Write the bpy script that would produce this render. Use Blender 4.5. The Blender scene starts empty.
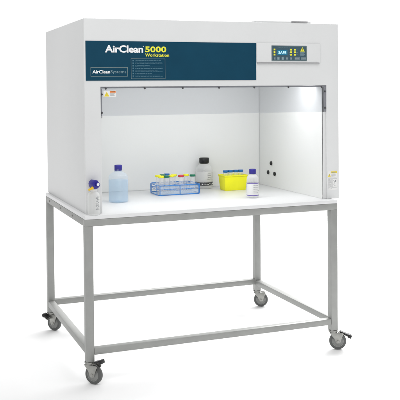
import bpy, bmesh, math, random
from mathutils import Vector, Matrix
random.seed(4)
S = bpy.context.scene
C = S.collection
PI = math.pi

# ------------------------------------------------------------ camera
cam = bpy.data.cameras.new('camera'); camo = bpy.data.objects.new('camera', cam); C.objects.link(camo)
yaw, pitch, roll, F, PX, PY = 0.36421, 0.02163, -0.00914, 812.85, 190.94, 108.78
fw = Vector((math.sin(yaw)*math.cos(pitch), math.cos(yaw)*math.cos(pitch), -math.sin(pitch)))
rt = Vector((math.cos(yaw), -math.sin(yaw), 0)); up = rt.cross(fw)
r2 = rt*math.cos(roll) + up*math.sin(roll); u2 = -rt*math.sin(roll) + up*math.cos(roll)
M = Matrix((r2, u2, -fw)).transposed().to_4x4(); M.translation = Vector((-0.97454, -4.11016, 0.66094))
camo.matrix_world = M
cam.sensor_width = 36; cam.lens = F/400*36
cam.shift_x = (200-PX)/400; cam.shift_y = (PY-200)/400
cam.clip_end = 500; cam.clip_start = .05
S.camera = camo
S.render.resolution_x = S.render.resolution_y = 1024

# ------------------------------------------------------------ world: a white studio, a little dimmer on the left
w = bpy.data.worlds.new('World'); S.world = w; w.use_nodes = True
nt = w.node_tree; N = nt.nodes; L = nt.links
bg = N['Background']
geo = N.new('ShaderNodeTexCoord'); dot = N.new('ShaderNodeVectorMath'); dot.operation = 'DOT_PRODUCT'
d = Vector((.30, .93, .12)).normalized(); dot.inputs[1].default_value = d
L.new(geo.outputs['Generated'], dot.inputs[0])
mr = N.new('ShaderNodeMapRange'); mr.interpolation_type = 'SMOOTHSTEP'
mr.inputs['From Min'].default_value = .25; mr.inputs['From Max'].default_value = .72
mr.inputs['To Min'].default_value = .50; mr.inputs['To Max'].default_value = 1.12
L.new(dot.outputs['Value'], mr.inputs['Value']); L.new(mr.outputs['Result'], bg.inputs['Strength'])
bg.inputs['Color'].default_value = (1, 1, 1, 1)
S.view_settings.view_transform = 'Standard'; S.view_settings.look = 'None'
S.view_settings.exposure = 0; S.view_settings.gamma = 1

def area(name, loc, target, sx, sy, power, col=(1,1,1)):
    l = bpy.data.lights.new(name, 'AREA'); l.shape = 'RECTANGLE'; l.size = sx; l.size_y = sy; l.energy = power; l.color = col
    o = bpy.data.objects.new(name, l); C.objects.link(o); o.location = loc
    o.rotation_euler = (Vector(target)-Vector(loc)).to_track_quat('-Z', 'Y').to_euler()
    return o
# big softboxes behind and to the right wash the white floor
area('softbox_back', (3.2, 5.6, 3.4), (.8, .2, -.86), 4.5, 2.4, 200)
area('softbox_right', (4.8, 2.3, 1.9), (.1, -.9, -.86), 3.2, 1.8, 230)
area('softbox_front', (-1.8, -4.6, 2.4), (.75, .2, .1), 2.8, 2.0, 38)
area('softbox_overhead', (.4, -2.0, 3.8), (.5, -1.2, -.86), 4.5, 2.6, 77)
# the unit's own work light, above the opening inside the hood
area('hood_light', (.80, .26, .728), (.80, .50, 0), 1.28, .22, 6.9, (.985, .99, 1))

# ------------------------------------------------------------ materials
def mat(name, col, rough=.5, metal=0, bump=0, scale=200, var=0, vscale=4, spec=.5, coat=0, trans=0, ior=1.45, emis=None):
    m = bpy.data.materials.new(name); m.use_nodes = True
    t = m.node_tree; b = t.nodes['Principled BSDF']
    b.inputs['Base Color'].default_value = (*col, 1); b.inputs['Roughness'].default_value = rough
    b.inputs['Metallic'].default_value = metal; b.inputs['Specular IOR Level'].default_value = spec
    b.inputs['Coat Weight'].default_value = coat; b.inputs['Transmission Weight'].default_value = trans
    b.inputs['IOR'].default_value = ior
    if emis:
        b.inputs['Emission Color'].default_value = (*emis[:3], 1); b.inputs['Emission Strength'].default_value = emis[3]
    tc = t.nodes.new('ShaderNodeTexCoord')
    if bump:
        n = t.nodes.new('ShaderNodeTexNoise'); n.inputs['Scale'].default_value = scale; n.inputs['Detail'].default_value = 3
        t.links.new(tc.outputs['Object'], n.inputs['Vector'])
        bp = t.nodes.new('ShaderNodeBump'); bp.inputs['Strength'].default_value = bump; bp.inputs['Distance'].default_value = .001
        t.links.new(n.outputs['Fac'], bp.inputs['Height']); t.links.new(bp.outputs['Normal'], b.inputs['Normal'])
    if var:
        n = t.nodes.new('ShaderNodeTexNoise'); n.inputs['Scale'].default_value = vscale; n.inputs['Detail'].default_value = 5
        t.links.new(tc.outputs['Object'], n.inputs['Vector'])
        r = t.nodes.new('ShaderNodeValToRGB'); r.color_ramp.elements[0].position = .3; r.color_ramp.elements[1].position = .7
        r.color_ramp.elements[0].color = (*[c*(1-var) for c in col], 1); r.color_ramp.elements[1].color = (*[min(1, c*(1+var)) for c in col], 1)
        t.links.new(n.outputs['Fac'], r.inputs['Fac']); t.links.new(r.outputs['Color'], b.inputs['Base Color'])
        rr = t.nodes.new('ShaderNodeMapRange'); rr.inputs['To Min'].default_value = rough*.85; rr.inputs['To Max'].default_value = min(1, rough*1.15)
        t.links.new(n.outputs['Fac'], rr.inputs['Value']); t.links.new(rr.outputs['Result'], b.inputs['Roughness'])
    return m

def clear(name, tint, body=.2, bodycol=(.9,.92,.94), rough=.12):
    """thin translucent plastic: see-through tint mixed with a pale glossy body"""
    m = bpy.data.materials.new(name); m.use_nodes = True
    t = m.node_tree; b = t.nodes['Principled BSDF']; out = t.nodes['Material Output']
    b.inputs['Base Color'].default_value = (*bodycol, 1); b.inputs['Roughness'].default_value = rough
    tr = t.nodes.new('ShaderNodeBsdfTransparent'); tr.inputs['Color'].default_value = (*tint, 1)
    lw = t.nodes.new('ShaderNodeLayerWeight'); lw.inputs['Blend'].default_value = .25
    mr = t.nodes.new('ShaderNodeMapRange'); mr.inputs['To Min'].default_value = body; mr.inputs['To Max'].default_value = min(1, body+.38)
    mx = t.nodes.new('ShaderNodeMixShader')
    t.links.new(lw.outputs['Facing'], mr.inputs['Value']); t.links.new(mr.outputs['Result'], mx.inputs['Fac'])
    t.links.new(tr.outputs[0], mx.inputs[1]); t.links.new(b.outputs[0], mx.inputs[2]); t.links.new(mx.outputs[0], out.inputs['Surface'])
    return m

paint   = mat('powder_coat_white', (.71,.718,.718), .40, bump=.18, scale=420, var=.018, vscale=3)
liner   = mat('liner_white', (.80,.808,.80), .38, bump=.05, scale=300, var=.01, vscale=2)
work    = mat('worktop_white', (.765,.77,.775), .34)
flange  = mat('brushed_flange', (.42,.42,.43), .4, .35, bump=.1, scale=300)
steel   = mat('painted_steel_grey', (.345,.350,.338), .48, .25, bump=.15, scale=260, var=.06, vscale=14)
zinc    = mat('zinc_plate', (.36,.36,.34), .34, .8, bump=.15, scale=200, var=.12, vscale=40)
rubber  = mat('grey_rubber', (.105,.108,.105), .55, bump=.2, scale=300, var=.12, vscale=50)
wheelp  = mat('grey_wheel_plastic', (.27,.275,.265), .42, var=.08, vscale=50)
black   = mat('black_plastic', (.012,.012,.013), .4)
screwm  = mat('screw_dark', (.11,.11,.115), .35, .6)
teal    = mat('banner_teal', (.0030,.050,.093), .5, var=.05, vscale=8, spec=.2)
white_ink = mat('white_ink', (.88,.89,.9), .5)
yellow_ink = mat('yellow_ink', (.83,.80,.05), .5)
outline_ink = mat('pale_outline_ink', (.30,.36,.34), .5)
fine_ink = mat('fine_print_ink', (.08,.19,.26), .5)
grey_ink = mat('grey_teal_ink', (.20,.30,.34), .5)
dark_ink = mat('dark_ink', (.03,.03,.035), .5)
soft_ink = mat('grey_ink', (.30,.31,.32), .5)
slate   = mat('display_slate', (.045,.095,.125), .35)
key_m   = mat('key_grey', (.14,.20,.235), .4)
lcd     = mat('lcd_blue', (.01,.13,.22), .25, emis=(.01,.17,.30,.25))
lcd_ink = mat('lcd_text', (.55,.85,.95), .4, emis=(.45,.85,1,.35))
label_w = mat('label_white', (.80,.80,.79), .45)
label_y = mat('label_yellow', (.80,.64,.03), .45)
orange  = mat('label_orange', (.80,.22,.04), .45)
navy    = mat('navy_cap', (.028,.022,.26), .38)
capblue = mat('blue_cap', (.012,.14,.44), .38)
capgreen= mat('green_cap', (.008,.17,.09), .4)
capyel  = mat('yellow_cap', (.86,.83,.03), .4)
capred  = mat('red_cap', (.62,.045,.07), .4)
wireb   = mat('blue_coated_wire', (.035,.22,.62), .35)
yplastic= mat('yellow_rack_plastic', (.86,.84,.012), .42, var=.03, vscale=20)
amber   = mat('yellow_trigger', (.80,.52,.02), .4)
floor_m = mat('floor_white', (.93,.93,.93), .75, var=.005, vscale=1)
shield_m= clear('acrylic_shield', (.885,.89,.905), .04, (.7,.72,.75), .06)
hdpe    = clear('clear_plastic', (.98,.98,.98), .26, (.96,.965,.97), .18)
hdpe2   = clear('frosted_plastic', (.97,.97,.97), .34, (.92,.93,.92), .3)
tubep   = clear('tube_plastic', (.99,.99,.99), .22, (.97,.97,.97), .25)
bluebot = clear('blue_bottle_plastic', (.95,.97,.99), .16, (.80,.87,.94), .14)
liq_b   = clear('pale_blue_liquid', (.87,.94,.99), .10, (.70,.84,.96), .08)
rackp   = clear('blue_tinted_tray', (.88,.93,.98), .25, (.82,.88,.94), .25)
lamp_m  = mat('lamp_tube', (.9,.9,.9), .4, emis=(1,1,.97,2.0))

# ------------------------------------------------------------ helpers
def link(name, me, m, parent=None, smooth=False, mats=None):
    for mm in (mats or [m]): me.materials.append(mm)
    if smooth:
        for p in me.polygons: p.use_smooth = True
    o = bpy.data.objects.new(name, me); C.objects.link(o)
    if parent: o.parent = parent
    return o
def obj(name, bm, m, parent=None, smooth=False, sharp=35, mats=None):
    bmesh.ops.recalc_face_normals(bm, faces=bm.faces)
    if smooth:
        for e in bm.edges:
            if len(e.link_faces) == 2 and e.calc_face_angle(0) > math.radians(sharp): e.smooth = False
    me = bpy.data.meshes.new(name); bm.to_mesh(me); bm.free()
    return link(name, me, m, parent, smooth, mats)
def thing(name, label, cat, loc=(0,0,0), rz=0, group=None):
    o = bpy.data.objects.new(name, None); C.objects.link(o); o.empty_display_size = .1
    o.location = loc; o.rotation_euler = (0,0,rz); o['label'] = label; o['category'] = cat
    if group: o['group'] = group
    return o
def box(bm, x0, x1, y0, y1, z0, z1, bev=0, mi=0, seg=2):
    t = bmesh.new(); bmesh.ops.create_cube(t, size=1)
    for v in t.verts: v.co = Vector(((x0+x1)/2+v.co.x*(x1-x0), (y0+y1)/2+v.co.y*(y1-y0), (z0+z1)/2+v.co.z*(z1-z0)))
    if bev: bmesh.ops.bevel(t, geom=t.edges[:], offset=bev, segments=seg, profile=.5, affect='EDGES')
    for f in t.faces: f.material_index = mi
    merge(bm, t); return bm
def merge(bm, t, mx=None):
    if mx: bmesh.ops.transform(t, matrix=mx, verts=t.verts)
    me = bpy.data.meshes.new('tmp'); t.to_mesh(me); t.free(); bm.from_mesh(me); bpy.data.meshes.remove(me)
def lathe(bm, prof, n=40, mx=None, cap=True, mi=0, sq=None):
    """prof: (r,z). sq: superellipse exponent for squarish bottles"""
    t = bmesh.new(); rings = []
    for r, z in prof:
        ring = []
        for k in range(n):
            a = 2*PI*k/n; c, s = math.cos(a), math.sin(a); rr = r
            if sq: rr = r/((abs(c)**sq+abs(s)**sq)**(1/sq))
            ring.append(t.verts.new((rr*c, rr*s, z)))
        rings.append(ring)
    for a, b in zip(rings, rings[1:]):
        for k in range(n): t.faces.new((a[k], a[(k+1)%n], b[(k+1)%n], b[k]))
    if cap:
        t.faces.new(rings[0][::-1]); t.faces.new(rings[-1])
    for f in t.faces: f.material_index = mi
    merge(bm, t, mx)
    return bm
def tube(bm, pts, r, n=8, closed=False):
    pts = [Vector(p) for p in pts]
    t = bmesh.new(); rings = []
    N_ = len(pts)
    for i, p in enumerate(pts):
        if closed: dd = (pts[(i+1)%N_]-pts[i-1])
        else: dd = pts[min(i+1,N_-1)]-pts[max(i-1,0)]
        dd.normalize(); a = dd.orthogonal().normalized()
        ref = Vector((0,0,1)) if abs(dd.z) < .9 else Vector((1,0,0))
        a = dd.cross(ref).normalized(); b = dd.cross(a)
        rings.append([t.verts.new(p+r*(math.cos(2*PI*k/n)*a+math.sin(2*PI*k/n)*b)) for k in range(n)])
    seg = list(zip(rings, rings[1:])) + ([(rings[-1], rings[0])] if closed else [])
    for a, b in seg:
        for k in range(n): t.faces.new((a[k], a[(k+1)%n], b[(k+1)%n], b[k]))
    if not closed: t.faces.new(rings[0]); t.faces.new(rings[-1])
    merge(bm, t); return bm
def prism(bm, poly, y0, y1, bev=0, mi=0):
    """polygon in x,z swept from y0 to y1"""
    t = bmesh.new()
    a = [t.verts.new((x, y0, z)) for x, z in poly]; b = [t.verts.new((x, y1, z)) for x, z in poly]
    t.faces.new(a); t.faces.new(b[::-1])
    for i in range(len(poly)):
        j = (i+1) % len(poly); t.faces.new((a[i], b[i], b[j], a[j]))
    bmesh.ops.recalc_face_normals(t, faces=t.faces)
    if bev: bmesh.ops.bevel(t, geom=t.edges[:], offset=bev, segments=2, profile=.5, affect='EDGES')
    for f in t.faces: f.material_index = mi
    merge(bm, t); return bm
def text(name, s, x0, x1, z0, z1, y, m, parent, bold=0, depth=.0008, shear=0, space=1):
    cu = bpy.data.curves.new(name, 'FONT'); cu.body = s; cu.offset = bold; cu.extrude = .02; cu.shear = shear; cu.space_character = space
    cu.resolution_u = 4
    to = bpy.data.objects.new(name, cu); C.objects.link(to)
    dg = bpy.context.evaluated_depsgraph_get(); dg.update()
    me = bpy.data.meshes.new_from_object(to.evaluated_get(dg))
    bpy.data.objects.remove(to); me.name = name
    xs = [v.co.x for v in me.vertices]; ys = [v.co.y for v in me.vertices]
    ax, bx, ay, by = min(xs), max(xs), min(ys), max(ys)
    for v in me.vertices:
        v.co = Vector((x0+(v.co.x-ax)/(bx-ax)*(x1-x0), y-(v.co.z/.02*.5+.5)*depth, z0+(v.co.y-ay)/(by-ay)*(z1-z0)))
    me.materials.clear()
    return link(name, me, m, parent)
def outline(bm, x0, x1, z0, z1, y, t=.0014, d=.0006):
    box(bm, x0, x1, y-d, y, z1-t, z1); box(bm, x0, x1, y-d, y, z0, z0+t)
    box(bm, x0, x0+t, y-d, y, z0+t, z1-t); box(bm, x1-t, x1, y-d, y, z0+t, z1-t)
def copy_tree(o, parent=None):
    c = o.copy(); C.objects.link(c)
    if parent: c.parent = parent
    for ch in o.children: copy_tree(ch, c)
    return c

# ------------------------------------------------------------ setting
FZ = -.858
bm = bmesh.new(); bmesh.ops.create_circle(bm, cap_ends=True, segments=96, radius=6)
fl = obj('floor', bm, floor_m); fl.location = (0, 0, FZ); fl['kind'] = 'structure'

# ------------------------------------------------------------ the wheeled stand
W, D, T = 1.5, 1.073, .043
ZB = -.744
st = thing('wheeled_stand', 'grey square tube steel stand on four swivel casters under the white cabinet', 'stand', (0,0,FZ))
off = -FZ
def sobj(name, bm, m, parent=st, **k):
    bmesh.ops.translate(bm, vec=(0,0,off), verts=bm.verts)
    return obj(name, bm, m, parent, **k)
for lx in (0, W-T):
    for ly in (0, D-T):
        bm = bmesh.new(); box(bm, lx, lx+T, ly, ly+T, ZB, -.0365, .003)
        sobj('leg', bm, steel, smooth=True)
H = .036
g = .0006
def rail(name, x0, x1, y0, y1, z1, h=H):
    bm = bmesh.new(); box(bm, x0, x1, y0, y1, z1-h, z1, .0025); return sobj(name, bm, steel, smooth=True)
# top frame under the worktop (front and back rails run over the leg tops)
rail('top_rail', 0, W, 0, T, -.0005); rail('top_rail', 0, W, D-T, D, -.0005)
rail('top_rail', .0005, T-.0005, T+g, D-T-g, -.0015); rail('top_rail', W-T+.0005, W-.0005, T+g, D-T-g, -.0015)
# lower frame
rail('lower_rail', T+g, W-T-g, .001, T-.002, -.674, .034); rail('lower_rail', T+g, W-T-g, D-T+.002, D-.001, -.662, .036)
rail('lower_rail', .001, T-.002, T+g, D-T-g, -.669, .036); rail('lower_rail', W-T+.002, W-.001, T+g, D-T-g, -.669, .036)
# bolts on the side rail
for yy in (.30, .62, .95):
    bm = bmesh.new(); lathe(bm, [(.006,0),(.006,.002),(.003,.004)], 12, Matrix.Translation((0, yy, -.019)) @ Matrix.Rotation(-PI/2, 4, 'Y'))
    sobj('bolt', bm, zinc, smooth=True)

RY = Matrix.Rotation(PI/2, 4, 'X')
def make_caster(cx, cy, ang, lever):
    c = bpy.data.objects.new('caster', None); C.objects.link(c); c.parent = st; c.empty_display_size = .05
    c.location = (cx, cy, ZB+off); c.rotation_euler = (0,0,ang)
    WX, WZ, R_ = .027, -.0645, .0495
    # mounting plate, swivel race
    bm = bmesh.new(); lathe(bm, [(.0265,-.0002),(.027,-.002),(.027,-.005),(.022,-.0055)], 32)
    lathe(bm, [(.020,-.0055),(.0235,-.008),(.0235,-.0115),(.019,-.013)], 32)
    obj('mounting_plate', bm, zinc, c, smooth=True)
    # fork: crown and two cheeks
    bm = bmesh.new()
    box(bm, -.021, .030, -.0195, .0195, -.0149, -.0128, .0006)
    poly = [(-.023,-.0130),(.052,-.0130),(.060,-.019),(.054,-.030),(WX+.016,WZ+.004),(WX+.012,WZ-.009),(WX,WZ-.014),(WX-.012,WZ-.009),(WX-.022,WZ+.018)]
    for s in (-1, 1):
        y = .0185*s; prism(bm, poly, min(y, y+.0025*s), max(y, y+.0025*s), .0006)
    obj('fork', bm, zinc, c, smooth=True)
    bm = bmesh.new()
    mx = Matrix.Translation((WX,0,WZ)) @ RY
    lathe(bm, [(.0335,-.0115),(.042,-.0125),(.047,-.0115),(.049,-.007),(R_,0),(.049,.007),(.047,.0115),(.042,.0125),(.0335,.0115)], 56, mx, cap=False)
    obj('tyre', bm, rubber, c, smooth=True, sharp=50)
    bm = bmesh.new()
    lathe(bm, [(.0,-.0165),(.0125,-.0165),(.0135,-.0105),(.018,-.0085),(.029,-.0085),(.031,-.0115),(.0336,-.0118),(.0336,.0118),(.031,.0115),(.029,.0085),(.018,.0085),(.0135,.0105),(.0125,.0165),(.0,.0165)], 56, mx, cap=False)
    obj('wheel_hub', bm, wheelp, c, smooth=True, sharp=30)
    for s in (-1, 1):
        bm = bmesh.new()
        lathe(bm, [(.0085,0),(.0085,.003),(.006,.0055),(.0001,.0058)], 6 if s > 0 else 16, Matrix.Translation((WX, .021*s, WZ)) @ Matrix.Rotation(-PI/2*s, 4, 'X'))
        obj('axle_bolt', bm, zinc, c)
    if lever:
        side, tilt, ln, sx, sy, sz = lever
        piv = Matrix.Translation((sx, sy, sz)) @ Matrix.Rotation(tilt*side, 4, 'Y') @ Matrix.Scale(side, 4, (1,0,0))
        bm = bmesh.new()
        t = bmesh.new(); box(t, 0, ln*.9, -.015, .015, -.004, -.001, .0008); merge(bm, t, piv)
        obj('brake_arm', bm, zinc, c)
        bm = bmesh.new()
        t = bmesh.new(); box(t, .012, ln, -.016, .016, 0, .009, .003, seg=3); merge(bm, t, piv)
        t = bmesh.new(); box(t, ln-.016, ln+.004, -.018, .018, -.008, .012, .004, seg=3); merge(bm, t, piv)
        obj('brake_pedal', bm, black, c, smooth=True)
    return c
o2 = T/2
make_caster(o2, o2, math.radians(-49), (1, -.24, .056, .026, 0, -.006))
make_caster(W-o2, o2, math.radians(-24), (1, .42, .080, .028, 0, -.008))
make_caster(o2, D-o2, math.radians(-50), (-1, -.55, .046, .012, -.038, -.036))
make_caster(W-o2, D-o2, math.radians(-24), None)

# ------------------------------------------------------------ the cabinet
cab = thing('laminar_flow_cabinet', 'large white laminar flow cabinet with a dark teal banner above its open work bay', 'lab cabinet', (0,0,0))
X0, X1, Y0, Y1, Z0, Z1 = .020, 1.547, .060, 1.098, .0205, 1.047
OX0, OX1, OZ = .107, 1.467, .689      # opening
IX0, IX1, IY, IZ = .114, 1.446, .925, .735   # inner liner
th = .004
bm = bmesh.new(); box(bm, 0, W, 0, D, 0, .020, .0025); obj('work_surface', bm, work, cab, smooth=True)
# shell: side, back and top panels
bm = bmesh.new(); box(bm, X0, X0+th, Y0+.0205, Y1, Z0, Z1, .0012); obj('side_panel', bm, paint, cab, smooth=True)
bm = bmesh.new(); box(bm, X1-th, X1, Y0+.0205, Y1, Z0, Z1, .0012); obj('side_panel', bm, paint, cab, smooth=True)
bm = bmesh.new(); box(bm, X0+th+g, X1-th-g, Y1-th, Y1, Z0, Z1-.001); obj('back_panel', bm, paint, cab)
bm = bmesh.new(); box(bm, X0+th+g, X1-th-g, Y0+.0205, Y1-th-g, Z1-th-.001, Z1-.001); obj('top_panel', bm, paint, cab)
# front frame: one folded sheet with the opening cut out
bm = bmesh.new()
xs = [X0, OX0, OX1, X1]; zs = [Z0, OZ, Z1]
def ring_front(y):
    return [[bm.verts.new((x, y, z)) for z in zs] for x in xs]
A = ring_front(Y0); B = ring_front(Y0+.020)
for i in range(3):
    for j in range(2):
        if i == 1 and j == 0: continue
        bm.faces.new((A[i][j], A[i+1][j], A[i+1][j+1], A[i][j+1])); bm.faces.new((B[i][j], B[i][j+1], B[i+1][j+1], B[i+1][j]))
def q(a, b, c_, d_): bm.faces.new((a, b, c_, d_))
for j in range(2):
    q(A[0][j], A[0][j+1], B[0][j+1], B[0][j]); q(A[3][j], B[3][j], B[3][j+1], A[3][j+1])
for i in range(3): q(A[i][2], A[i+1][2], B[i+1][2], B[i][2])
for i in (0, 2): q(A[i][0], B[i][0], B[i+1][0], A[i+1][0])
q(A[1][0], B[1][0], B[1][1], A[1][1]); q(A[2][0], A[2][1], B[2][1], B[2][0]); q(A[1][1], B[1][1], B[2][1], A[2][1])
bmesh.ops.recalc_face_normals(bm, faces=bm.faces)
es = [e for e in bm.edges if len(e.link_faces) == 2 and e.calc_face_angle(0) > .5]
bmesh.ops.bevel(bm, geom=es, offset=.002, segments=3, profile=.5, affect='EDGES')
obj('front_frame', bm, paint, cab, smooth=True)
# inner liner of the work bay
bm = bmesh.new(); box(bm, IX0-.003, IX0, Y0+.021, IY, .0206, IZ); obj('inner_side_wall', bm, liner, cab)
bm = bmesh.new(); box(bm, IX1, IX1+.003, Y0+.021, IY, .0206, IZ); rw = obj('inner_side_wall', bm, liner, cab)
bm = bmesh.new(); box(bm, IX0-.003, IX1+.003, IY+.0005, IY+.0035, .0206, IZ); bw = obj('inner_back_wall', bm, liner, cab)
bm = bmesh.new(); box(bm, IX0-.003, IX1+.003, Y0+.021, IY+.003, IZ+.0005, IZ+.004); obj('inner_ceiling', bm, liner, cab)
# sealed corner seams
bm = bmesh.new(); box(bm, IX1-.003, IX1-.0003, IY-.003, IY-.0003, .022, IZ-.001, .0012); box(bm, IX0+.001, IX1-.004, IY-.003, IY-.0003, .0203, .0235, .0008)
obj('corner_seal', bm, mat('seal_grey', (.62,.63,.63), .5), cab)
# lamp tube inside the hood
bm = bmesh.new(); lathe(bm, [(.008,-.56),(.008,.56)], 16, Matrix.Translation((.80, .13, .722)) @ Matrix.Rotation(PI/2, 4, 'Y')); obj('lamp_tube', bm, lamp_m, cab, smooth=True)
# steel flange strips behind the shield
bm = bmesh.new(); fy = Y0+.009
box(bm, OX0+.0005, OX1-.0005, fy, fy+.0015, OZ-.0095, OZ-.0005); obj('top_flange', bm, flange, cab)
bm = bmesh.new(); box(bm, OX0+.0005, OX0+.010, fy, fy+.0015, .522, OZ-.0105); obj('side_flange', bm, flange, cab)
bm = bmesh.new(); box(bm, OX1-.014, OX1-.0005, fy, fy+.0015, .533, OZ-.0105); obj('side_flange', bm, flange, cab)
# painted return below the flange
bm = bmesh.new(); box(bm, OX1-.021, OX1-.0005, Y0+.0105, Y0+.0115, .0215, .5325); obj('side_return', bm, paint, cab)
# clear shield hanging in the upper part of the opening
bm = bmesh.new(); box(bm, OX0+.0015, OX1-.0015, fy-.0045, fy-.0008, .534, OZ-.0015, .0006); sh = obj('clear_shield', bm, shield_m, cab)
def screw(x, z, tilt=0, y=fy-.0045):
    bm = bmesh.new(); lathe(bm, [(.0042,0),(.0042,.0015),(.0030,.0032),(.0001,.0036)], 14, Matrix.Translation((x,y,z)) @ RY)
    lathe(bm, [(.0056,-.0002),(.0056,.0008)], 14, Matrix.Translation((x,y,z)) @ RY)
    obj('screw', bm, screwm, sh, smooth=True)
for x in (.136,.352,.570,.786,1.002,1.219,1.436): screw(x, .6785)
for z in (.648,.551): screw(.1145, z); screw(1.4585, z+.005)
# warning sticker on the shield
def triangle(bm, cx, cz, s, y, d=.0006, mi=0): prism(bm, [(cx-s, cz-s*.85), (cx+s, cz-s*.85), (cx, cz+s*.95)], y-d, y, 0, mi)
def sticker_small():
    y = fy-.0046
    bm = bmesh.new(); box(bm, .124, .192, y-.0005, y, .634, .668, .0002); o = obj('warning_sticker', bm, label_w, sh)
    bm = bmesh.new(); triangle(bm, .141, .649, .014, y-.0006); obj('warning_triangle', bm, label_y, o)
    bm = bmesh.new(); box(bm, .1402, .1420, y-.0020, y-.0013, .647, .655); box(bm, .1402, .1420, y-.0020, y-.0013, .6425, .6445)
    for k, wd in enumerate((.026, .022, .024)): box(bm, .160, .160+wd, y-.0012, y-.0006, .6525-k*.0055, .6538-k*.0055)
    obj('fine_print', bm, soft_ink, o)
    bm = bmesh.new(); box(bm, .158, .190, y-.0012, y-.0006, .657, .6655); b = obj('orange_header', bm, orange, o)
    bm = bmesh.new()
    for k in range(5): box(bm, .163+k*.0048, .166+k*.0048, y-.0018, y-.0013, .6597, .6627)
    obj('header_marks', bm, dark_ink, o)
sticker_small()
# stickers on the right column
def stickers_right():
    y = Y0
    bm = bmesh.new(); box(bm, 1.473, 1.536, y-.0005, y, .148, .183, .0002); o = obj('caution_sticker', bm, label_w, cab)
    bm = bmesh.new(); triangle(bm, 1.4825, .159, .010, y-.0006); obj('warning_triangle', bm, label_y, o)
    bm = bmesh.new(); box(bm, 1.492, 1.534, y-.0012, y-.0006, .170, .181); obj('yellow_header', bm, label_y, o)
    bm = bmesh.new()
    box(bm, 1.4818, 1.4834, y-.0020, y-.0013, .157, .164); box(bm, 1.4818, 1.4834, y-.0020, y-.0013, .1535, .1550)
    for k in range(4): box(bm, 1.496, 1.520+(k*7%3)*.004, y-.0012, y-.0006, .1650-k*.0042, .1660-k*.0042)
    for k in range(6): box(bm, 1.497+k*.0055, 1.5005+k*.0055, y-.0019, y-.0013, .1735, .1775)
    obj('fine_print', bm, soft_ink, o)
    bm = bmesh.new(); box(bm, 1.470, 1.537, y-.0005, y, .072, .143, .0002); o = obj('instruction_sticker', bm, label_w, cab)
    bm = bmesh.new(); outline(bm, 1.473, 1.498, .078, .139, y-.0006, .0010); outline(bm, 1.502, 1.534, .086, .139, y-.0006, .0010)
    tube(bm, [(1.509,y-.001,.130),(1.520,y-.001,.116),(1.511,y-.001,.104),(1.524,y-.001,.093)], .0009, 6)
    lathe(bm, [(.005,0),(.005,.0008)], 18, Matrix.Translation((1.524,y-.0006,.124)) @ RY)
    for k in range(9): box(bm, 1.476, 1.489+(k*5%4)*.002, y-.0012, y-.0006, .133-k*.006, .1341-k*.006)
    obj('instruction_drawing', bm, soft_ink, o)
stickers_right()
# banner and its lettering
BX0, BX1, BZ0, BZ1 = .028, 1.012, .7205, .930
bm = bmesh.new(); box(bm, BX0, BX1, Y0-.0025, Y0-.0002, BZ0, BZ1, .0005); ban = obj('name_banner', bm, teal, cab)
yb = Y0-.0026
text('lettering', 'AirClean', .132, .343, .869, .908, yb, white_ink, ban, bold=.030, space=.98)
text('lettering', '5000', .354, .474, .872, .904, yb, yellow_ink, ban, bold=.034, space=1.07)
text('lettering', 'Workstation', .354, .490, .849, .8655, yb, yellow_ink, ban, bold=.028, space=1.06)
bm = bmesh.new(); outline(bm, .342, .347, .901, .906, yb, .0012); obj('trademark_sign', bm, white_ink, ban)
bm = bmesh.new(); outline(bm, .054, .256, .743, .791, yb); outline(bm, .274, .467, .729, .838, yb); obj('outline_box', bm, outline_ink, ban)
text('lettering', 'AirClean', .063, .159, .7585, .776, yb, white_ink, ban, bold=.022, space=.96)
text('lettering', 'Systems', .162, .247, .7545, .776, yb, grey_ink, ban, bold=0, space=1.0)
bm = bmesh.new()
for r in range(11):
    z = .827-r*.0087; x = .298 if r else .300; end = .452 - (0 if r % 3 else .030*random.random()) - (.06 if r in (3, 8) else 0)
    box(bm, .283, .290, yb-.0006, yb, z-.0012, z+.0028)
    while x < end:
        wd = random.uniform(.006, .018); box(bm, x, min(x+wd, end), yb-.0006, yb, z, z+.0021 if random.random() < .5 else z+.0026); x += wd+.0022
obj('fine_print', bm, fine_ink, ban)
# raised control strip with the display
bm = bmesh.new(); box(bm, 1.0155, 1.424, Y0-.006, Y0-.0004, .8195, .931, .0025, seg=3); cs = obj('control_strip', bm, paint, cab, smooth=True)
bm = bmesh.new(); box(bm, 1.016, 1.416, Y0-.0085, Y0-.0004, .8145, .8188, .0008); obj('strip_shadow_line', bm, flange, cab)  # darker grey bar modelled in place of the shadow line under the control strip
ys = Y0-.0062
bm = bmesh.new(); box(bm, 1.107, 1.334, ys-.002, ys, .829, .917, .0008); dp = obj('control_display', bm, slate, cab)
yd = ys-.0022
bm = bmesh.new(); outline(bm, 1.109, 1.332, .831, .915, yd+.0001, .0012, .0004); obj('display_border', bm, outline_ink, dp)
bm = bmesh.new(); box(bm, 1.142, 1.207, yd-.0008, yd, .862, .893, .0003); ld = obj('display_screen', bm, lcd, dp)
text('screen_text', 'SAFE', 1.149, 1.199, .869, .885, yd-.001, lcd_ink, ld, bold=.02)
for x in (1.1245,1.230,1.255):
    for z in (.894,.8795,.865):
        bm = bmesh.new(); box(bm, x-.0055, x+.0055, yd-.0010, yd, z-.0048, z+.0048, .0006); obj('indicator', bm, yellow_ink, dp)
bm = bmesh.new(); triangle(bm, 1.304, .896, .014, yd, .0008); obj('warning_triangle', bm, yellow_ink, dp)
bm = bmesh.new(); box(bm, 1.3032, 1.3048, yd-.0015, yd-.0009, .8925, .902); box(bm, 1.3032, 1.3048, yd-.0015, yd-.0009, .8875, .8895); obj('warning_mark', bm, dark_ink, dp)
bm = bmesh.new()
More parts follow.
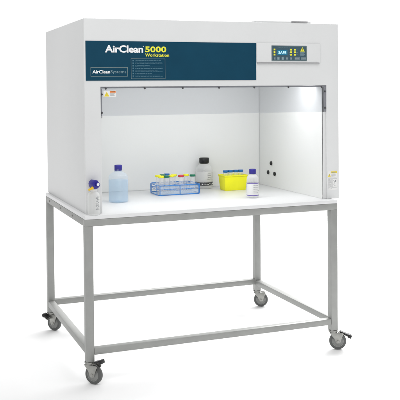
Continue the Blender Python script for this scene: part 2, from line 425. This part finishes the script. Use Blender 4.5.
for k in range(4): box(bm, 1.290, 1.320-(k%2)*.004, yd-.0007, yd, .8770-k*.0058, .8792-k*.0058)
for k in range(7): box(bm, 1.150+k*.011, 1.158+k*.011, yd-.0007, yd, .9030, .9052)
for k in range(3): box(bm, 1.216, 1.222, yd-.0007, yd, .864+k*.014, .866+k*.014); box(bm, 1.264, 1.273, yd-.0007, yd, .864+k*.014, .866+k*.014)
obj('fine_print', bm, grey_ink, dp)
for k, (x, wd) in enumerate(((1.122,.012),(1.145,.014),(1.172,.014),(1.199,.014),(1.226,.014),(1.256,.034),(1.297,.034))):
    bm = bmesh.new(); box(bm, x-.003, x+wd-.003, yd-.0012, yd, .836, .853, .0008); kk = obj('key', bm, key_m if k not in (1,2) else grey_ink, dp)
    bm = bmesh.new()
    if wd > .02:
        for j in range(4): box(bm, x+.001+j*.0068, x+.0055+j*.0068, yd-.0018, yd-.0013, .8428, .8462)
    else: box(bm, x+.0005, x+wd-.0065, yd-.0018, yd-.0013, .8425, .8465)
    obj('key_mark', bm, outline_ink, kk)
# prefilter frame on the roof
bm = bmesh.new(); box(bm, 1.06, 1.42, .16, .62, Z1-.0005, 1.0655, .002); pf = obj('prefilter_frame', bm, paint, cab)
bm = bmesh.new(); box(bm, 1.29, 1.395, .150, .1595, 1.060, 1.0680, .001); obj('prefilter_handle', bm, flange, pf)
# black port plugs in the right inner wall
for y, z in ((.741,.177),(.786,.113),(.691,.111)):
    bm = bmesh.new(); lathe(bm, [(.0135,0),(.0135,.006),(.0125,.009),(.009,.011),(.0001,.0115)], 28, Matrix.Translation((IX1-.0003,y,z)) @ Matrix.Rotation(-PI/2, 4, 'Y'))
    obj('port_plug', bm, black, cab, smooth=True)
    bm = bmesh.new(); lathe(bm, [(.0185,0),(.0185,.0012),(.0138,.0016)], 28, Matrix.Translation((IX1-.0002,y,z)) @ Matrix.Rotation(-PI/2, 4, 'Y'), cap=False)
    obj('port_ring', bm, label_w, cab, smooth=True)

# ------------------------------------------------------------ things on the worktop
TZ = .0204
def ribbed_cap(bm, r, z0, z1, n=36):
    """screw cap with fine ribs"""
    t = bmesh.new(); rings = []
    for rr, z in ((r*.96, z0), (r, z0+.001), (r, z1-.003), (r*.93, z1)):
        rings.append([t.verts.new(((rr-(0 if k % 2 else .0007))*math.cos(2*PI*k/(2*n)), (rr-(0 if k % 2 else .0007))*math.sin(2*PI*k/(2*n)), z)) for k in range(2*n)])
    for a, b in zip(rings, rings[1:]):
        for k in range(2*n): t.faces.new((a[k], a[(k+1)%(2*n)], b[(k+1)%(2*n)], b[k]))
    t.faces.new(rings[0][::-1]); t.faces.new(rings[-1]); merge(bm, t)

# blue tinted bottle
t = thing('plastic_bottle', 'large pale blue translucent bottle with a dark blue screw cap, nearest the left column', 'bottle', (.308,.450,TZ), math.radians(21))
bm = bmesh.new(); lathe(bm, [(.042,0),(.047,.003),(.048,.010),(.048,.136),(.0465,.150),(.041,.162),(.031,.171),(.022,.176),(.019,.181),(.019,.192)], 56, sq=4.2)
obj('body', bm, bluebot, t, smooth=True)
bm = bmesh.new(); lathe(bm, [(.041,.003),(.0455,.006),(.0463,.012),(.0463,.126),(.046,.130)], 56, sq=4.2); obj('liquid', bm, liq_b, t, smooth=True)
bm = bmesh.new(); lathe(bm, [(.0185,.177),(.0235,.178),(.0235,.182),(.0185,.183)], 32); obj('neck_ring', bm, bluebot, t, smooth=True)
bm = bmesh.new(); ribbed_cap(bm, .0220, .184, .216); obj('screw_cap', bm, navy, t, smooth=True, sharp=60)

# spray bottle in front of the left column
t = thing('spray_bottle', 'small frosted spray bottle with a blue and white nozzle head and yellow trigger', 'spray bottle', (.0555,.028,TZ), math.radians(16))
bm = bmesh.new(); lathe(bm, [(.028,0),(.031,.002),(.0325,.006),(.0325,.096),(.0315,.104),(.027,.113),(.019,.119),(.0135,.122),(.0135,.130)], 40)
obj('body', bm, hdpe2, t, smooth=True)
bm = bmesh.new()
random.seed(11)
for k in range(10):
    z = .030+k*.0070
    for xx in (-.006, .001, .008):
        if random.random() < .78: box(bm, xx, xx+random.uniform(.003,.0055), -.0338, -.0330, z, z+random.uniform(.0028,.0052))
obj('printed_marks', bm, soft_ink, t)
bm = bmesh.new(); ribbed_cap(bm, .0165, .1235, .138, 24); obj('collar', bm, label_w, t, smooth=True, sharp=60)
bm = bmesh.new()
prism(bm, [(-.010,.1375),(.008,.1375),(.020,.146),(.027,.158),(.019,.168),(.010,.181),(-.004,.184),(-.016,.176),(-.021,.163),(-.017,.149)], -.026, .020, .003)
obj('spray_head', bm, navy, t, smooth=True)
bm = bmesh.new(); lathe(bm, [(.011,0),(.011,.010),(.0095,.012),(.0001,.012)], 8, Matrix.Translation((.004,-.0262,.161)) @ RY); obj('nozzle', bm, navy, t)
bm = bmesh.new(); lathe(bm, [(.0072,0),(.0072,.002),(.0055,.003),(.0001,.003)], 20, Matrix.Translation((.004,-.0384,.161)) @ RY); obj('nozzle_face', bm, white_ink, t, smooth=True)
bm = bmesh.new(); prism(bm, [(-.008,.150),(-.016,.152),(-.026,.144),(-.040,.138),(-.039,.130),(-.026,.134),(-.010,.141)], -.024, -.010, .002); obj('trigger', bm, amber, t, smooth=True)

# wire tube rack
rk = thing('tube_rack', 'blue coated wire rack holding capped clear tubes in the middle of the worktop', 'tube rack', (.615,.605,TZ), 0)
LX, LY, LZ = .268, .20, .060
def sk(x, y): return (x + .0*y, y)
bm = bmesh.new()
# outline: chamfered left end as in the photograph's rack
base = [(.0,.0),(LX-.012,.0),(LX,.018),(LX,LY-.03),(LX-.02,LY),(.012,LY),(-.004,LY-.03),(-.010,.03)]
for z in (.003, LZ): tube(bm, [(x,y,z) for x, y in base], .0026, 8, closed=True)
tube(bm, [(x,y,.036) for x, y in base], .0016, 8, closed=True)
for x, y in [(0,0),(LX*.49,0),(LX-.012,0),(LX,.018),(LX,LY-.03),(LX-.02,LY),(.012,LY),(-.010,.03),(-.004,LY-.03)]:
    tube(bm, [(x,y,.003),(x,y,LZ)], .0024, 8)
obj('wire_frame', bm, wireb, rk, smooth=True)
bm = bmesh.new()
for z in (LZ, .036):
    for k in range(1, 7): tube(bm, [(LX*k/7, .0, z),(LX*k/7, LY, z)], .0010, 6)
    for k in range(1, 5): tube(bm, [(0, LY*k/5, z),(LX, LY*k/5, z)], .0010, 6)
obj('grid_wires', bm, wireb, rk, smooth=True)
bm = bmesh.new(); box(bm, .004, LX-.006, .004, LY-.006, .0, .0022, .0006); box(bm, .004, LX-.012, .0035, .0050, .006, .030, .0005); box(bm, .004, LX-.012, .0035, .0050, .039, .056, .0005)
obj('tray_sheet', bm, rackp, rk)

def make_tube(name, label, capm, loc, r=.0145, h=.113, caph=.014, capr=.0175, group=None, liquid=None):
    t = thing(name, label, 'tube', loc, random.uniform(0, 1), group)
    bm = bmesh.new(); lathe(bm, [(.002,0),(r*.35,.003),(r*.93,.016),(r,.022),(r,h-.006)], 28); obj('tube_body', bm, tubep, t, smooth=True)
    bm = bmesh.new(); ribbed_cap(bm, capr, h-.010, h-.010+caph, 22); obj('cap', bm, capm, t, smooth=True, sharp=60)
    return t
G = 'capped tubes in the blue wire rack'
rackpos = [  # local x,y offset, cap, label
    (.020,.032,capyel,'yellow capped tube at the front left corner of the blue wire rack'),
    (.053,.032,capgreen,'green capped tube second from the left in the front row of the blue rack'),
    (.142,.032,capred,'only red capped tube, in the front row of the blue wire rack'),
    (.214,.032,capgreen,'green capped tube at the right end of the blue wire rack'),
    (.020,.092,capyel,'yellow capped tube at the far left, behind the first one in the blue rack'),
    (.088,.050,capyel,'yellow capped tube between the left green and the red tube in the blue rack'),
    (.118,.092,capyel,'yellow capped tube just left of and behind the red one in the blue rack'),
    (.186,.070,capyel,'yellow capped tube just right of the red one in the blue rack'),
    (.056,.120,capgreen,'dark green capped tube in the back row at the left of the blue rack'),
    (.092,.150,capblue,'blue capped tube at the back of the blue wire rack'),
]
for x, y, m_, lab in rackpos:
    make_tube('capped_tube', lab, m_, (.613+x*1.07, .605+y, TZ+.0045), h=.113, caph=.012, capr=.0185, group=G)

# media bottle with black cap
t = thing('media_bottle', 'clear media bottle with a black screw cap behind the right end of the wire rack', 'bottle', (1.012,.865,TZ), math.radians(20))
bm = bmesh.new(); lathe(bm, [(.046,0),(.052,.003),(.054,.010),(.054,.120),(.052,.133),(.044,.148),(.034,.157),(.027,.161),(.025,.166),(.025,.182)], 48)
obj('body', bm, hdpe, t, smooth=True)
bm = bmesh.new(); lathe(bm, [(.0545,.046),(.0547,.047),(.0547,.112),(.0545,.113)], 48, cap=False); lw_ = obj('label_sleeve', bm, clear('pale_print_label', (.96,.96,.95), .55, (.80,.80,.79), .4), t, smooth=True)
def on_cyl(bm, r, a, z, wd, h):
    p = Matrix.Rotation(a, 4, 'Z') @ Matrix.Translation((0,-r,z)); q_ = bmesh.new(); box(q_, -wd/2, wd/2, -.0006, .0006, 0, h); merge(bm, q_, p)
bm = bmesh.new()
lathe(bm, [(.0549,.022),(.0552,.0225),(.0552,.0415),(.0549,.042)], 48, cap=False)
obj('black_band', bm, dark_ink, t, smooth=True)
bm = bmesh.new()
for k in range(15):
    a = -1.3+k*.18; on_cyl(bm, .0555, a, .027+.0015*(k*5%3), random.uniform(.003,.0075), random.uniform(.003,.0085))
obj('band_lettering', bm, label_w, t)
bm = bmesh.new()
for k in range(4): on_cyl(bm, .0552, -.1, .062+k*.012, .028-(k%2)*.008, .0022)
for k in range(6): on_cyl(bm, .0552, .45, .060+k*.009, .008, .0012)
obj('printed_marks', bm, soft_ink, t)
bm = bmesh.new(); ribbed_cap(bm, .0325, .169, .201, 34); obj('screw_cap', bm, black, t, smooth=True, sharp=60)
bm = bmesh.new(); lathe(bm, [(.026,.163),(.030,.164),(.030,.1675),(.026,.168)], 36); obj('neck_ring', bm, black, t, smooth=True)

# yellow rack with blue capped tubes
YX, YY = 1.072, .662
t = thing('yellow_rack', 'bright yellow plastic rack box on the worktop between the two clear bottles', 'rack', (YX,YY,TZ), 0)
bm = bmesh.new()
def tub(bm, x0, x1, y0, y1, h, fl, th_):
    tt = bmesh.new()
    def ring(e, z): return [tt.verts.new(p) for p in ((x0-e,y0-e,z),(x1+e,y0-e,z),(x1+e,y1+e,z),(x0-e,y1+e,z))]
    rs = [ring(0,0), ring(fl,h), ring(fl-th_,h), ring(-th_,th_)]
    for a, b in zip(rs, rs[1:]):
        for k in range(4): tt.faces.new((a[k], a[(k+1)%4], b[(k+1)%4], b[k]))
    tt.faces.new(rs[0][::-1]); tt.faces.new(rs[-1])
    bmesh.ops.recalc_face_normals(tt, faces=tt.faces)
    bmesh.ops.bevel(tt, geom=tt.edges[:], offset=.0012, segments=2, profile=.5, affect='EDGES')
    merge(bm, tt)
tub(bm, .006, .148, .004, .092, .098, .009, .003); obj('box_wall', bm, yplastic, t, smooth=True)
bm = bmesh.new()
for x0_, x1_, y0_, y1_ in ((-.005,.159,-.007,-.0045),(-.005,.159,.1005,.103),(-.005,-.0025,-.0043,.1003),(.1565,.159,-.0043,.1003)): box(bm, x0_, x1_, y0_, y1_, .090, .0985, .0008)
obj('rim', bm, yplastic, t, smooth=True)
bm = bmesh.new(); box(bm, .010, .144, .006, .090, .084, .087); obj('tube_grid', bm, yplastic, t)
for k, (x, y) in enumerate(((.026,.048),(.060,.048),(.094,.048),(.129,.048))):
    lab = ['blue capped tube at the left end of the yellow rack','second blue capped tube from the left in the yellow rack','third blue capped tube from the left in the yellow rack','blue capped tube at the right end of the yellow rack'][k]
    make_tube('capped_tube', lab, capblue, (YX+x+.004*(k>1), YY+y, TZ+.0035), h=.120, caph=.014, capr=.0165, r=.0135, group='blue capped tubes in the yellow rack')

# clear bottle with a blue cap at the right
t = thing('clear_bottle', 'small bottle with dark blue cap and two purple rings, right of the yellow rack', 'bottle', (1.097,.298,TZ), math.radians(20))
bm = bmesh.new(); lathe(bm, [(.031,0),(.0345,.002),(.036,.007),(.036,.112),(.0345,.121),(.028,.131),(.020,.137),(.0165,.140),(.0165,.152)], 44)
obj('body', bm, hdpe, t, smooth=True)
bm = bmesh.new(); lathe(bm, [(.0362,.019),(.0364,.020),(.0364,.085),(.0362,.086)], 44, cap=False); obj('paper_label', bm, label_w, t, smooth=True)
purple = mat('purple_ink', (.16,.12,.42), .5)
bm = bmesh.new()
for z in (.086,.0145):
    bm = bmesh.new(); lathe(bm, [(.0365,z),(.0368,z+.0005),(.0368,z+.0036),(.0365,z+.0042)], 44, cap=False)
    obj('purple_ring', bm, purple, t, smooth=True)
bm = bmesh.new()
for k in range(5):
    for j in range(3 + k % 2): on_cyl(bm, .0366, -.55+j*.33, .031+k*.011, .0085, .0022)
obj('printed_marks', bm, soft_ink, t)
bm = bmesh.new(); ribbed_cap(bm, .0205, .143, .172, 26); obj('screw_cap', bm, navy, t, smooth=True, sharp=60)

# ------------------------------------------------------------ render settings
S.render.engine = 'CYCLES'
S.cycles.max_bounces = 10; S.cycles.transparent_max_bounces = 24
